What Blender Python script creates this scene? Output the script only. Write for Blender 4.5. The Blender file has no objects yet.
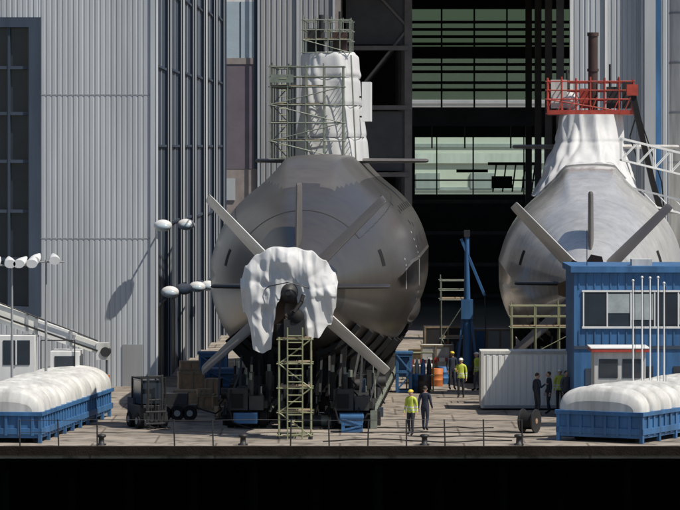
import bpy, math, random
from mathutils import Vector, Matrix, noise
random.seed(7)
F=3750.0
CH=12.0
def WX(px,d): return (px-340.0)*d/F
def WZ(py,d): return CH-(py-147.0)*d/F
def GD(py): return CH*F/(py-147.0)

# ---------------------------------------------------------------- materials
MATS={}
def mat(name,c,rough=.6,metal=0.0,var=.25,scale=1.0,bump=0.0,bscale=12.0,streak=False,coat=0.0,spec=.5,transl=0.0,crough=.28):
    if name in MATS: return MATS[name]
    m=bpy.data.materials.new(name); m.use_nodes=True
    nt=m.node_tree; N=nt.nodes; L=nt.links
    b=N["Principled BSDF"]
    b.inputs["Metallic"].default_value=metal
    b.inputs["Specular IOR Level"].default_value=spec
    if coat: 
        b.inputs["Coat Weight"].default_value=coat
        b.inputs["Coat Roughness"].default_value=crough
    tc=N.new("ShaderNodeTexCoord"); mp=N.new("ShaderNodeMapping")
    L.new(tc.outputs["Object"],mp.inputs["Vector"])
    if streak: mp.inputs["Scale"].default_value=(1.0,1.0,.12)
    n1=N.new("ShaderNodeTexNoise"); n1.inputs["Scale"].default_value=scale; n1.inputs["Detail"].default_value=7; n1.inputs["Roughness"].default_value=.65
    L.new(mp.outputs["Vector"],n1.inputs["Vector"])
    r=N.new("ShaderNodeValToRGB")
    r.color_ramp.elements[0].position=.3; r.color_ramp.elements[1].position=.68
    lo=[max(0,x*(1-var)) for x in c]; hi=[min(1,x*(1+var*.45)) for x in c]
    r.color_ramp.elements[0].color=(*lo,1); r.color_ramp.elements[1].color=(*hi,1)
    L.new(n1.outputs["Fac"],r.inputs["Fac"]); L.new(r.outputs["Color"],b.inputs["Base Color"])
    mr=N.new("ShaderNodeMapRange"); mr.inputs["To Min"].default_value=max(.05,rough-.1); mr.inputs["To Max"].default_value=min(1,rough+.12)
    L.new(n1.outputs["Fac"],mr.inputs["Value"]); L.new(mr.outputs["Result"],b.inputs["Roughness"])
    if bump:
        n2=N.new("ShaderNodeTexNoise"); n2.inputs["Scale"].default_value=bscale; n2.inputs["Detail"].default_value=4
        L.new(tc.outputs["Object"],n2.inputs["Vector"])
        bp=N.new("ShaderNodeBump"); bp.inputs["Strength"].default_value=1; bp.inputs["Distance"].default_value=bump
        L.new(n2.outputs["Fac"],bp.inputs["Height"]); L.new(bp.outputs["Normal"],b.inputs["Normal"])
    if transl:
        tb=N.new("ShaderNodeBsdfTranslucent"); L.new(r.outputs["Color"],tb.inputs["Color"])
        ms=N.new("ShaderNodeMixShader"); ms.inputs[0].default_value=transl
        out=N["Material Output"]; L.new(b.outputs[0],ms.inputs[1]); L.new(tb.outputs[0],ms.inputs[2]); L.new(ms.outputs[0],out.inputs["Surface"])
    MATS[name]=m
    return m

def hullmat(name,c,rough,metal=.35,lo=.84,hi=1.07,coat=.45,crough=.28):
    m=mat(name,c,rough,metal=metal,var=.18,scale=.3,bump=.016,bscale=.55,coat=coat,crough=crough)
    nt=m.node_tree; N=nt.nodes; L=nt.links
    b=N["Principled BSDF"]
    tc=N.new("ShaderNodeTexCoord"); sp=N.new("ShaderNodeSeparateXYZ"); L.new(tc.outputs["Object"],sp.inputs[0])
    a=N.new("ShaderNodeMath"); a.operation='DIVIDE'; a.inputs[1].default_value=3.1; L.new(sp.outputs["Y"],a.inputs[0])
    f=N.new("ShaderNodeMath"); f.operation='FRACT'; L.new(a.outputs[0],f.inputs[0])
    g=N.new("ShaderNodeMath"); g.operation='LESS_THAN'; g.inputs[1].default_value=.012; L.new(f.outputs[0],g.inputs[0])
    mp=N.new("ShaderNodeMapping"); mp.inputs["Scale"].default_value=(1.2,1.2,.22); L.new(tc.outputs["Object"],mp.inputs[0])
    n=N.new("ShaderNodeTexNoise"); n.inputs["Scale"].default_value=1.6; n.inputs["Detail"].default_value=9; n.inputs["Roughness"].default_value=.7; L.new(mp.outputs[0],n.inputs["Vector"])
    r=N.new("ShaderNodeMapRange"); r.inputs["From Min"].default_value=.35; r.inputs["From Max"].default_value=.7; r.inputs["To Min"].default_value=lo; r.inputs["To Max"].default_value=hi
    L.new(n.outputs["Fac"],r.inputs["Value"])
    s=N.new("ShaderNodeMath"); s.operation='MULTIPLY_ADD'; s.inputs[1].default_value=-.28; L.new(g.outputs[0],s.inputs[0]); L.new(r.outputs["Result"],s.inputs[2])
    src=b.inputs["Base Color"].links[0].from_socket
    mx=N.new("ShaderNodeVectorMath"); mx.operation='SCALE'; L.new(src,mx.inputs[0]); L.new(s.outputs[0],mx.inputs["Scale"])
    L.new(mx.outputs[0],b.inputs["Base Color"])
    return m

M_hull=hullmat("hull_paint",(.062,.053,.044),.36,metal=.15,coat=.6,crough=.22)
M_casing=hullmat("casing_paint",(.115,.104,.092),.38,metal=.15,coat=.4)
M_hull2=hullmat("hull_primer",(.72,.71,.69),.24,metal=.45,lo=.78,hi=1.05,coat=.5,crough=.12)
M_fin=mat("fin_paint",(.11,.10,.095),.4,var=.2)
M_fin_sunlit=mat("fin_paint_sunlit",(.72,.72,.70),.45,var=.2)  # same fin paint with direct sunlight put into the colour
M_dark=mat("dark_steel",(.025,.025,.027),.55,var=.4)
M_black=mat("rubber_black",(.011,.011,.012),.75,var=.3,spec=.3)
M_mach=mat("machinery_grey",(.045,.045,.045),.6,var=.5,scale=3)
M_tarp=mat("white_tarpaulin",(.76,.77,.78),.55,var=.10,scale=1.0,bump=.008,bscale=5,transl=.28)
M_white=mat("white_paint",(.74,.75,.75),.5,var=.18,scale=1.2,streak=True)
M_offw=mat("dirty_white",(.58,.58,.56),.55,var=.4,scale=1.6,streak=True)
M_blue=mat("blue_paint",(.045,.145,.32),.5,var=.5,scale=1.3,streak=True)
M_blue2=mat("dark_blue_frame",(.045,.065,.10),.5,var=.3,scale=.8,streak=True)
M_clad=mat("light_cladding",(.44,.47,.50),.5,var=.22,scale=.45,streak=True)
M_clad2=mat("grey_cladding",(.31,.32,.335),.5,var=.26,scale=.5,streak=True)
M_mauve=mat("mauve_panel",(.15,.13,.16),.6,var=.15)
M_pale=mat("pale_pane",(.40,.49,.56),.25,var=.1)
M_glass=mat("dark_glass",(.025,.035,.05),.15,var=.3,scale=.6)
M_conc=mat("concrete",(.33,.29,.245),.85,var=.3,scale=.5,bump=.01,bscale=8)
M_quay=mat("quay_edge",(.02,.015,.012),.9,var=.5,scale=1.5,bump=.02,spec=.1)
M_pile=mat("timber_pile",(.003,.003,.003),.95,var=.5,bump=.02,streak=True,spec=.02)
M_int=mat("hall_interior",(.15,.15,.155),.85,var=.3,scale=.4)
M_int2=mat("hall_steel",(.28,.25,.24),.6,var=.3)
M_galv=mat("galvanised_tube",(.26,.29,.24),.45,metal=.4,var=.3,scale=3)
M_yel=mat("weathered_tube",(.27,.28,.16),.5,var=.25,scale=3)
M_plank=mat("scaffold_plank",(.26,.20,.13),.8,var=.4,scale=4)
M_wood=mat("crate_wood",(.34,.22,.13),.8,var=.4,scale=3)
M_red=mat("red_paint",(.40,.055,.035),.5,var=.4,scale=2)
M_brown=mat("mast_brown",(.06,.035,.03),.45,var=.3)
M_orange=mat("orange_paint",(.6,.19,.05),.5)
M_skin=mat("skin",(.55,.33,.24),.55,var=.1,scale=8)
M_hi=mat("hivis_yellow",(.50,.58,.07),.7,var=.15,scale=8)
M_navy=mat("navy_cloth",(.02,.028,.05),.85,var=.3,scale=8)
M_jean=mat("trouser_cloth",(.03,.033,.045),.85,var=.3,scale=8)
M_grey=mat("grey_cloth",(.12,.12,.13),.85,var=.3,scale=8)
M_hair=mat("hair",(.05,.035,.025),.7,var=.3,scale=20)
M_helm=mat("helmet_white",(.75,.75,.7),.35,var=.05)
M_helmy=mat("helmet_yellow",(.7,.5,.05),.35,var=.05)
M_lamp=mat("lamp_housing",(.62,.63,.64),.4,var=.1)

# ---------------------------------------------------------------- mesh builder
class MB:
    def __init__(s): s.v=[];s.f=[];s.m=[];s.sm=[];s.mats=[]
    def mi(s,m):
        if m not in s.mats: s.mats.append(m)
        return s.mats.index(m)
    def add(s,vs,fs,m,smooth=False):
        o=len(s.v); s.v+= [tuple(p) for p in vs]; k=s.mi(m)
        for f in fs: s.f.append(tuple(i+o for i in f)); s.m.append(k); s.sm.append(smooth)
    def box(s,x0,x1,y0,y1,z0,z1,m):
        vs=[(x0,y0,z0),(x1,y0,z0),(x1,y1,z0),(x0,y1,z0),(x0,y0,z1),(x1,y0,z1),(x1,y1,z1),(x0,y1,z1)]
        s.add(vs,[(0,3,2,1),(4,5,6,7),(0,1,5,4),(1,2,6,5),(2,3,7,6),(3,0,4,7)],m)
    def beam(s,p,q,w,h,m):
        p=Vector(p);q=Vector(q);d=(q-p).normalized()
        up=Vector((0,0,1)) if abs(d.z)<.95 else Vector((0,1,0))
        r=d.cross(up).normalized(); u=r.cross(d).normalized()
        vs=[]
        for c in (p,q):
            for a,b in((-1,-1),(1,-1),(1,1),(-1,1)): vs.append(c+r*a*w/2+u*b*h/2)
        s.add(vs,[(3,2,1,0),(4,5,6,7),(0,1,5,4),(1,2,6,5),(2,3,7,6),(3,0,4,7)],m)
    def tube(s,p,q,r0,m,r1=None,n=8):
        if r1 is None:r1=r0
        p=Vector(p);q=Vector(q);d=(q-p).normalized()
        up=Vector((0,0,1)) if abs(d.z)<.95 else Vector((0,1,0))
        r=d.cross(up).normalized(); u=r.cross(d).normalized()
        vs=[]
        for c,rr in((p,r0),(q,r1)):
            for i in range(n):
                a=2*math.pi*i/n; vs.append(c+r*math.cos(a)*rr+u*math.sin(a)*rr)
        s.add(vs,[(i,(i+1)%n,n+(i+1)%n,n+i) for i in range(n)],m,n>6)
        s.add(vs[:n],[tuple(range(n-1,-1,-1))],m); s.add(vs[n:],[tuple(range(n))],m)
    def path(s,pts,r,m,n=6):
        for a,b in zip(pts[:-1],pts[1:]): s.tube(a,b,r,m,n=n)
    def loft(s,rings,m,cap=True,smooth=True,closed=True):
        n=len(rings[0]); vs=[p for r in rings for p in r]; fs=[]
        for j in range(len(rings)-1):
            for i in range(n if closed else n-1):
                fs.append((j*n+i,j*n+(i+1)%n,(j+1)*n+(i+1)%n,(j+1)*n+i))
        s.add(vs,fs,m,smooth)
        if cap and closed:
            s.add(rings[0],[tuple(range(n-1,-1,-1))],m); s.add(rings[-1],[tuple(range(n))],m)
    def ell(s,c,r,m,n=14,k=9,fn=None):
        rings=[]
        for j in range(k+1):
            ph=-math.pi/2+math.pi*j/k
            ph=max(-1.55,min(1.55,ph))
            ring=[]
            for i in range(n):
                a=2*math.pi*i/n
                p=Vector((math.cos(ph)*math.cos(a),math.cos(ph)*math.sin(a),math.sin(ph)))
                if fn:p=fn(p)
                ring.append((c[0]+p.x*r[0],c[1]+p.y*r[1],c[2]+p.z*r[2]))
            rings.append(ring)
        s.loft(rings,m)
    def obj(s,name,parent=None,loc=(0,0,0),rot=0,bevel=0):
        me=bpy.data.meshes.new(name); me.from_pydata(s.v,[],s.f); me.update()
        for m in s.mats: me.materials.append(m)
        for p,k,sm in zip(me.polygons,s.m,s.sm): p.material_index=k; p.use_smooth=sm
        o=bpy.data.objects.new(name,me); bpy.context.scene.collection.objects.link(o)
        o.location=loc; o.rotation_euler=(0,0,rot)
        if parent: o.parent=parent
        if bevel:
            b=o.modifiers.new("bev",'BEVEL'); b.width=bevel; b.segments=2; b.limit_method='ANGLE'
        return o
def empty(name,loc=(0,0,0),rot=0):
    o=bpy.data.objects.new(name,None); bpy.context.scene.collection.objects.link(o)
    o.location=loc;o.rotation_euler=(0,0,rot); return o
def corr(mb,x0,x1,z0,z1,y,m,pitch=.3,dep=.03):
    xs=[];x=x0
    while x<x1-1e-4:
        for fx,fy in((0,0),(.2,0),(.32,-1),(.88,-1)):
            xx=x+fx*pitch
            if xx<x1: xs.append((xx,y+fy*dep))
        x+=pitch
    xs.append((x1,y))
    mb.loft([[(a,b,z0) for a,b in xs],[(a,b,z1) for a,b in xs]],m,cap=False,smooth=False,closed=False)
def scaffold(mb,xs,ys,zs,m,plank=None,r=.03,rail=True,diag=True):
    for x in xs:
        for y in ys: mb.tube((x,y,zs[0]),(x,y,zs[-1]+(1.0+random.uniform(0,.3) if rail else .1)),r,m,n=6)
    lv=list(zs)+([zs[-1]+.5,zs[-1]+1.0] if rail else [])
    for z in lv:
        for y in ys: mb.tube((xs[0]-.1,y,z),(xs[-1]+.1,y,z),r*.85,m,n=6)
        for x in xs: mb.tube((x,ys[0]-.1,z),(x,ys[-1]+.1,z),r*.85,m,n=6)
    if diag:
        for i in range(len(zs)-1):
            a,b=(xs[0],xs[-1]) if i%2 else (xs[-1],xs[0])
            mb.tube((a,ys[0]-.03,zs[i]),(b,ys[0]-.03,zs[i+1]),r*.8,m,n=6)
    if plank:
        for z in zs[1:]: mb.box(xs[0]+.04,xs[-1]-.04,ys[0]+.04,ys[-1]-.04,z+.03,z+.08,plank)

# ---------------------------------------------------------------- ground, quay, water
mb=MB()
mb.box(-2500,2500,149.9,4000,-.45,0,M_conc)
g=mb.obj("ground")
nt=M_conc.node_tree;N=nt.nodes;L=nt.links
br=N.new("ShaderNodeTexBrick"); br.inputs["Scale"].default_value=1; br.inputs["Brick Width"].default_value=5; br.inputs["Row Height"].default_value=4; br.inputs["Mortar Size"].default_value=.05
br.inputs["Color1"].default_value=(1,1,1,1);br.inputs["Color2"].default_value=(.8,.79,.78,1);br.inputs["Mortar"].default_value=(.45,.42,.4,1)
tc=N.new("ShaderNodeTexCoord");L.new(tc.outputs["Object"],br.inputs["Vector"])
mx=N.new("ShaderNodeVectorMath");mx.operation='MULTIPLY'
b=N["Principled BSDF"];src=b.inputs["Base Color"].links[0].from_socket
L.new(src,mx.inputs[0]);L.new(br.outputs["Color"],mx.inputs[1])
n3=N.new("ShaderNodeTexNoise");n3.inputs["Scale"].default_value=.9;n3.inputs["Detail"].default_value=6;n3.inputs["Distortion"].default_value=1
L.new(tc.outputs["Object"],n3.inputs["Vector"])
r3=N.new("ShaderNodeMapRange");r3.inputs["From Min"].default_value=.48;r3.inputs["From Max"].default_value=.68;r3.inputs["To Min"].default_value=1;r3.inputs["To Max"].default_value=.35
L.new(n3.outputs["Fac"],r3.inputs["Value"])
m2=N.new("ShaderNodeVectorMath");m2.operation='SCALE';L.new(mx.outputs[0],m2.inputs[0]);L.new(r3.outputs["Result"],m2.inputs["Scale"])
L.new(m2.outputs[0],b.inputs["Base Color"])

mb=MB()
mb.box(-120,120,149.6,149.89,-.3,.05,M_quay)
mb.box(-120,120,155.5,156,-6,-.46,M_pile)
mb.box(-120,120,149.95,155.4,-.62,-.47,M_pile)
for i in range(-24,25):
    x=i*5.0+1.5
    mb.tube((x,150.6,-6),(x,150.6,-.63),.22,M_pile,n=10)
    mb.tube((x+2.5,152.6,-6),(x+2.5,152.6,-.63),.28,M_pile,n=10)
mb.obj("quay_wall")
mw=mat("water",(.012,.02,.022),.08,var=.2,scale=.05,bump=.15,bscale=.6)
mb=MB(); mb.add([(-3000,-3000,-4),(3000,-3000,-4),(3000,155.4,-4),(-3000,155.4,-4)],[(0,1,2,3)],mw); mb.obj("water")

mb=MB()
x=WX(20,150.4)
xe=WX(552,150.4)
pts=[]
while x<xe:
    if random.random()>.12: mb.tube((x,150.4,0),(x+random.uniform(-.04,.04),150.4,1.08),.03,M_dark,n=6)
    pts.append(x); x+=1.55
mb.path([(a,150.4,1.05+.02*math.sin(a*3)) for a in pts],.016,M_dark)
mb.path([(a,150.4,.55+.03*math.sin(a*2)) for a in pts],.012,M_dark)
mb.obj("quay_railing")
for bx in (-9.6,-3.9,3.4,7.2):
    mb=MB()
    mb.loft([[(math.cos(2*math.pi*i/16)*q,math.sin(2*math.pi*i/16)*q,z) for i in range(16)] for z,q in((0,.2),(.06,.2),(.08,.12),(.3,.11),(.34,.19),(.42,.19),(.45,.1))],M_dark)
    mb.obj("mooring_bollard",loc=(bx,150.9,0))

# ---------------------------------------------------------------- left building
mb=MB()
D=188.0
corr(mb,-15.05,-9.17,0,30,D,M_clad,pitch=.27,dep=.022)
corr(mb,-40,-15.05,0,3.8,D,M_clad,pitch=.27,dep=.022)
corr(mb,-40,-15.05,18.2,30,D,M_clad,pitch=.27,dep=.022)
mb.box(-40,-15.05,D+.35,D+.6,3.8,18.2,M_glass)
mb.box(-15.6,-15.0,D-.12,D+.3,3.5,18.5,M_blue2)
mb.box(-40,-15.6,D-.12,D+.3,18.0,18.5,M_blue2)
mb.box(-40,-15.6,D-.12,D+.3,3.5,4.0,M_blue2)
for z in (6.3,8.7,11.2,13.6,15.9): mb.box(-40,-15.6,D+.05,D+.3,z,z+.16,M_blue2)
x=-16.6
while x>-40: mb.box(x-.06,x+.06,D+.02,D+.32,4,18,M_blue2); x-=1.3
for z in (7.4,14.6,21.8): mb.box(-15.0,-9.2,D-.035,D-.025,z,z+.04,M_clad2)
mb.box(-9.5,-9.2,D-.1,D-.03,0,30,M_clad)
mb.box(-40,-9.3,D+.7,262,-.01,30.2,M_clad2)
mb.box(-40,-9.25,D-.2,D+.7,30,30.5,M_blue2)
mb.box(-10.9,-9.9,D-.06,D-.035,0,2.1,M_clad2)
st=[(-9.17+i*.32,188+i*8.5) for i in range(7)]
for i in range(6):
    xa,ya=st[i];xb,yb=st[i+1]
    mb.box(xa-.6,xa,ya+.01,yb+.2,0,30,M_blue2)
    mb.box(xa,xb+.0,yb,yb+.25,0,30,M_blue2)
    mb.box(xa-.04,xa+.05,ya-.13,ya-.02,0,30,M_white if i%2==0 else M_clad)
    mb.box(xa+.005,xa+.04,ya+3.9,ya+4.3,0,30,M_clad2)
    mb.box(xb-.16,xb-.11,yb-.1,yb-.01,0,30,M_clad)
    for z in (4,8,12,16,20,24): mb.box(xa,xa+.1,ya+.3,yb-.2,z,z+.12,M_blue2)
mb.box(-7.8,-7.25,239.01,240,0,30,M_blue2)
mb.obj("shipyard_building")

def wall_lamp(px,py,d):
    x=WX(px,d);z=WZ(py,d);mb=MB()
    mb.ell((0,-.35,0),(.46,.3,.3),M_lamp)
    mb.tube((0,-.1,-.05),(0,.75,.1),.05,M_dark,n=6)
    mb.ell((0,-.5,-.06),(.34,.2,.2),M_pale)
    mb.box(-.08,.08,.6,.78,-.2,.3,M_dark)
    mb.obj("wall_lamp",loc=(x,d-.9,z))
for px,py,d in ((164,225,188),(187,224,196.5),(171,291,190),(185,288,196.5),(198,286,205),(209,285,213)): wall_lamp(px,py,d)

# ---------------------------------------------------------------- assembly hall
mb=MB()
H=240.0
mb.box(-7.25,-5.15,H,H+.3,0,10.6,M_int2)
mb.box(-7.25,-5.5,H-.02,H+.3,10.6,17.3,M_mauve)
mb.box(-5.5,-5.15,H-.02,H+.3,10.6,30,M_blue2)
mb.box(-7.25,-5.5,H-.02,H+.3,17.7,21.3,M_pale)
mb.box(-6.4,-6.33,H-.05,H-.021,17.7,21.3,M_blue2)
mb.box(-7.25,-5.5,H-.06,H+.3,17.3,17.7,M_int2)
mb.box(-7.25,-5.5,H-.02,H+.3,21.3,21.5,M_white); mb.box(-7.25,-5.5,H-.02,H+.3,21.5,30,M_clad2)
mb.box(-7.25,-6.7,H-.1,H-.03,8.6,10.0,M_clad)
corr(mb,-5.15,-.35,0,30,H-.3,M_clad2,pitch=.34,dep=.05)
mb.box(-5.15,-.35,H-.28,H+.3,0,30,M_clad2)
for x in(-5.2,-2.7,-.4): mb.box(x-.07,x+.07,H-.48,H-.4,0,30,M_clad)
mb.box(-.35,0.05,H-.1,H+.6,0,30,M_int2)
mb.box(.05,14.9,H,H+.5,26,30,M_clad2)
corr(mb,14.9,19.3,0,30,H-.3,M_clad,pitch=.34,dep=.05)
mb.box(14.9,19.3,H-.28,H+.3,0,30,M_clad2)
mb.box(14.7,14.9,H-.4,H+.4,0,30,M_white)
for x in (17.0,19.3): mb.box(x-.08,x+.08,H-.5,H-.4,0,30,M_white)
mb.box(19.4,20.1,H-1.2,H+.3,0,30,M_clad); mb.box(20.1,20.5,H-.8,H+.3,0,30,M_blue); 
corr(mb,20.5,60,0,30,H-.8,M_clad,pitch=.34,dep=.05); mb.box(20.5,60,H-.78,H+.3,0,30,M_clad2)
mb.box(-9,60,H+.3,312,30,30.5,M_int)
mb.box(-9,-8.5,H+.3,310,0,30,M_int); mb.box(25,25.5,H+.3,310,0,30,M_int)
mb.add([(-8.5,H+.5,.004),(25,H+.5,.004),(25,310,.004),(-8.5,310,.004)],[(0,1,2,3)],M_int2)
B=310
mb.box(-8.5,5.7,B,B+.4,0,30,M_int); mb.box(19.1,25,B,B+.4,0,30,M_int)
mb.box(5.7,19.1,B,B+.4,0,8.1,M_int); mb.box(5.7,6.2,B,B+.4,8.1,12.8,M_int); mb.box(16.9,19.1,B,B+.4,8.1,12.8,M_int)
mb.box(5.7,19.1,B,B+.4,12.8,15.3,M_int); mb.box(5.7,19.1,B,B+.4,23.4,30,M_int)
def tint(nm,c):
    mg=bpy.data.materials.new(nm); mg.use_nodes=True
    nn=mg.node_tree.nodes; nn.clear(); o_=nn.new("ShaderNodeOutputMaterial"); t_=nn.new("ShaderNodeBsdfTransparent"); t_.inputs[0].default_value=(*c,1); mg.node_tree.links.new(t_.outputs[0],o_.inputs[0]); return mg
mb.box(5.7,19.1,B+.1,B+.12,15.9,23.4,tint("tinted_glazing",(.36,.43,.38)))
mb.box(6.2,16.9,B+.1,B+.12,8.1,12.8,tint("green_glazing",(.86,.96,.90)))
for z in (16.6,17.2,18.1,18.7,19.3,20.4,21.0,21.6,22.2): mb.box(5.7,19.1,B-.1,B+.05,z,z+.24,M_int)
mb.box(5.7,19.1,B-.15,B+.06,19.5,20.3,M_int)
for x in (8.4,11.1,13.8,16.5): mb.box(x-.07,x+.07,B-.12,B+.08,15.3,23.4,M_int)
for x in (8.0,11.0,15.2): mb.box(x-.05,x+.05,B-.05,B+.08,8.1,12.8,M_int)
mb.box(6.2,16.9,B-.05,B+.08,9.2,9.32,M_int)
mb.box(9.6,12.2,B-.9,B-.5,9.9,10.15,M_int)
for x in (12.6,13.4,14.2,15.0,15.8): mb.beam((x,B-.7,8.3),(x+.3,B-.7,10.6),.12,.12,M_int)
mb.box(12.2,16.3,B-.9,B-.5,10.5,10.75,M_int); mb.box(12.5,14.2,B-.9,B-.5,8.6,9.6,M_int)
mb.tube((11,B-.7,10),(11,B-.7,12.8),.05,M_int)
for y in (252,266,280,294):
    for x in (-.1,4.6,14.8,20): mb.box(x-.25,x+.25,y,y+.4,0,27,M_int2)
    mb.box(-8,25,y,y+.4,24.6,25.2,M_int2)
    mb.beam((0,y+.2,14.3),(4.6,y+.2,20),.15,.15,M_int2); mb.beam((0,y+.2,25),(4.6,y+.2,20),.15,.15,M_int2)
for z in (5,10,14.5,18.5,22): mb.box(0,4.6,251.8,252.2,z,z+.3,M_int2)
mb.box(.4,4.3,252.3,252.4,10.4,14.4,M_int); mb.box(.4,4.3,252.3,252.4,18.9,21.9,M_int)
for z in (2.5,5,7.5):
    mb.box(4.8,14.6,299,299.4,z,z+.25,M_int2); mb.box(4.8,14.6,299.4,302,z,z+.1,M_int)
mb.box(-8,25,285,286.2,13.6,15.0,M_int)
for x in (7,9.5,13): mb.tube((x,285.5,13.6),(x,285.5,11.9),.06,M_int2,n=6)
mb.obj("assembly_hall")
mb=MB()
mb.box(-30,60,345,360,0,21,M_helm)
for z in(4,8,12,16): mb.box(-30,60,344.9,344.99,z,z+.3,M_clad)
mb.box(-30,60,344.8,344.9,10.5,11.4,M_white)
for x in range(-28,58,5): mb.box(x,x+2.2,344.85,344.99,8.2,9.6,M_clad)
mb.obj("background_building")
mb=MB(); 
mb.tube((21.2,226,0),(21.2,226,30),1.35,M_offw,n=32)
for z in range(2,30,3): mb.tube((21.2,226,z),(21.2,226,z+.12),1.38,M_clad2,n=32)
mb.obj("storage_silo")

# ---------------------------------------------------------------- submarines
TB=[(0,.55),(2,.85),(4,1.3),(6,1.95),(8,2.65),(10,3.3),(12,3.85),(14,4.3),(16,4.62),(18,4.8),(20,4.86),(45,4.86),(49,4.5),(52,3.8),(54.5,2.7),(56,1.6),(57,.3)]
def rad(t):
    if t<=0:return TB[0][1]+t*.12
    for (a,ra),(b_,rb) in zip(TB[:-1],TB[1:]):
        if t<=b_: return ra+(rb-ra)*(t-a)/(b_-a)
    return .3
_c={}
def radS(t):
    k=round(t,3)
    if k not in _c: 
        w=min(2.6,max(.6,57-t))
        _c[k]=sum(rad(t+w*i/6) for i in range(-6,7))/13
    return _c[k]
def sst(x): x=max(0,min(1,x)); return x*x*(3-2*x)
def sec(t,th,off=0):
    a=radS(t)+off; b_=a*1.015; x=a*math.sin(th); z=b_*math.cos(th); cas=False
    if t>8 and math.cos(th)>-.1:
        c=sst((t-8)/10)*(1-sst((t-48)/7)); s=a/4.83
        ax=math.sqrt((x/s)**2+.15)
        zc=(5.62-1.0*max(0,ax-1.35)-.06*ax*ax)*s-(1-c)*1.3
        if zc>z: cas=True
        k=.45*s
        h=max(0,k-abs(zc-z))/k
        z=max(z,zc)+h*h*k*.25
    return x,z,cas
def fin(mb,ang,r0,r1,t0,c0,c1,th0,th1,m,defl=0,sweep=.3):
    e=Vector((math.cos(ang),0,math.sin(ang))); nrm=Vector((-math.sin(ang),0,math.cos(ang)))
    rings=[]
    for j in range(9):
        f=(0,.15,.3,.5,.7,.85,.96,.99,1.0)[j]; r=r0+(r1-r0)*f; c=c0+(c1-c0)*f; th=th0+(th1-th0)*f
        if j==7: th*=.8; c*=.98
        if j==8: th*=.45; c*=.95
        ring=[]
        for i in range(20):
            a=2*math.pi*i/20
            u=math.cos(a)*.5; w=math.sin(a)*.5*(1-.45*(-u+.5)) 
            y=u*c; q=w*th
            yy=y*math.cos(defl)-q*math.sin(defl); qq=y*math.sin(defl)+q*math.cos(defl)
            ring.append(e*r+nrm*qq+Vector((0,t0+yy+sweep*f,0)))
        rings.append(ring)
    mb.loft(rings,m)
def rrect(cx,cy,hw,hl,z,n=40,p=4.0,nz=0,seed=0,pinch=0,ph=0):
    out=[]
    for i in range(n):
        a=2*math.pi*i/n; c=math.cos(a); s=math.sin(a)
        x=math.copysign(abs(c)**(2/p),c)*hw; y=math.copysign(abs(s)**(2/p),s)*hl
        if nz:
            fo=abs(noise.noise(Vector((x*1.7+seed+.25*z,y*1.2,z*.10))))-.22
            q=fo*nz*1.4+noise.noise(Vector((x*.7+seed,y*.5,z*.35)))*nz*.8
            q-=pinch
            x+=(q if x>0 else -q)*min(1,abs(x)/hw); y+=(q if y>0 else -q)*min(1,abs(y)/hl)
        out.append((cx+x,cy+y,z))
    return out
def interp(tab,x):
    if x<=tab[0][0]: return tab[0][1]
    for (a,b1),(c,d1) in zip(tab[:-1],tab[1:]):
        if x<=c:
            f=(x-a)/(c-a); f=f*f*(3-2*f); return b1+(d1-b1)*f
    return tab[-1][1]
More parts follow.
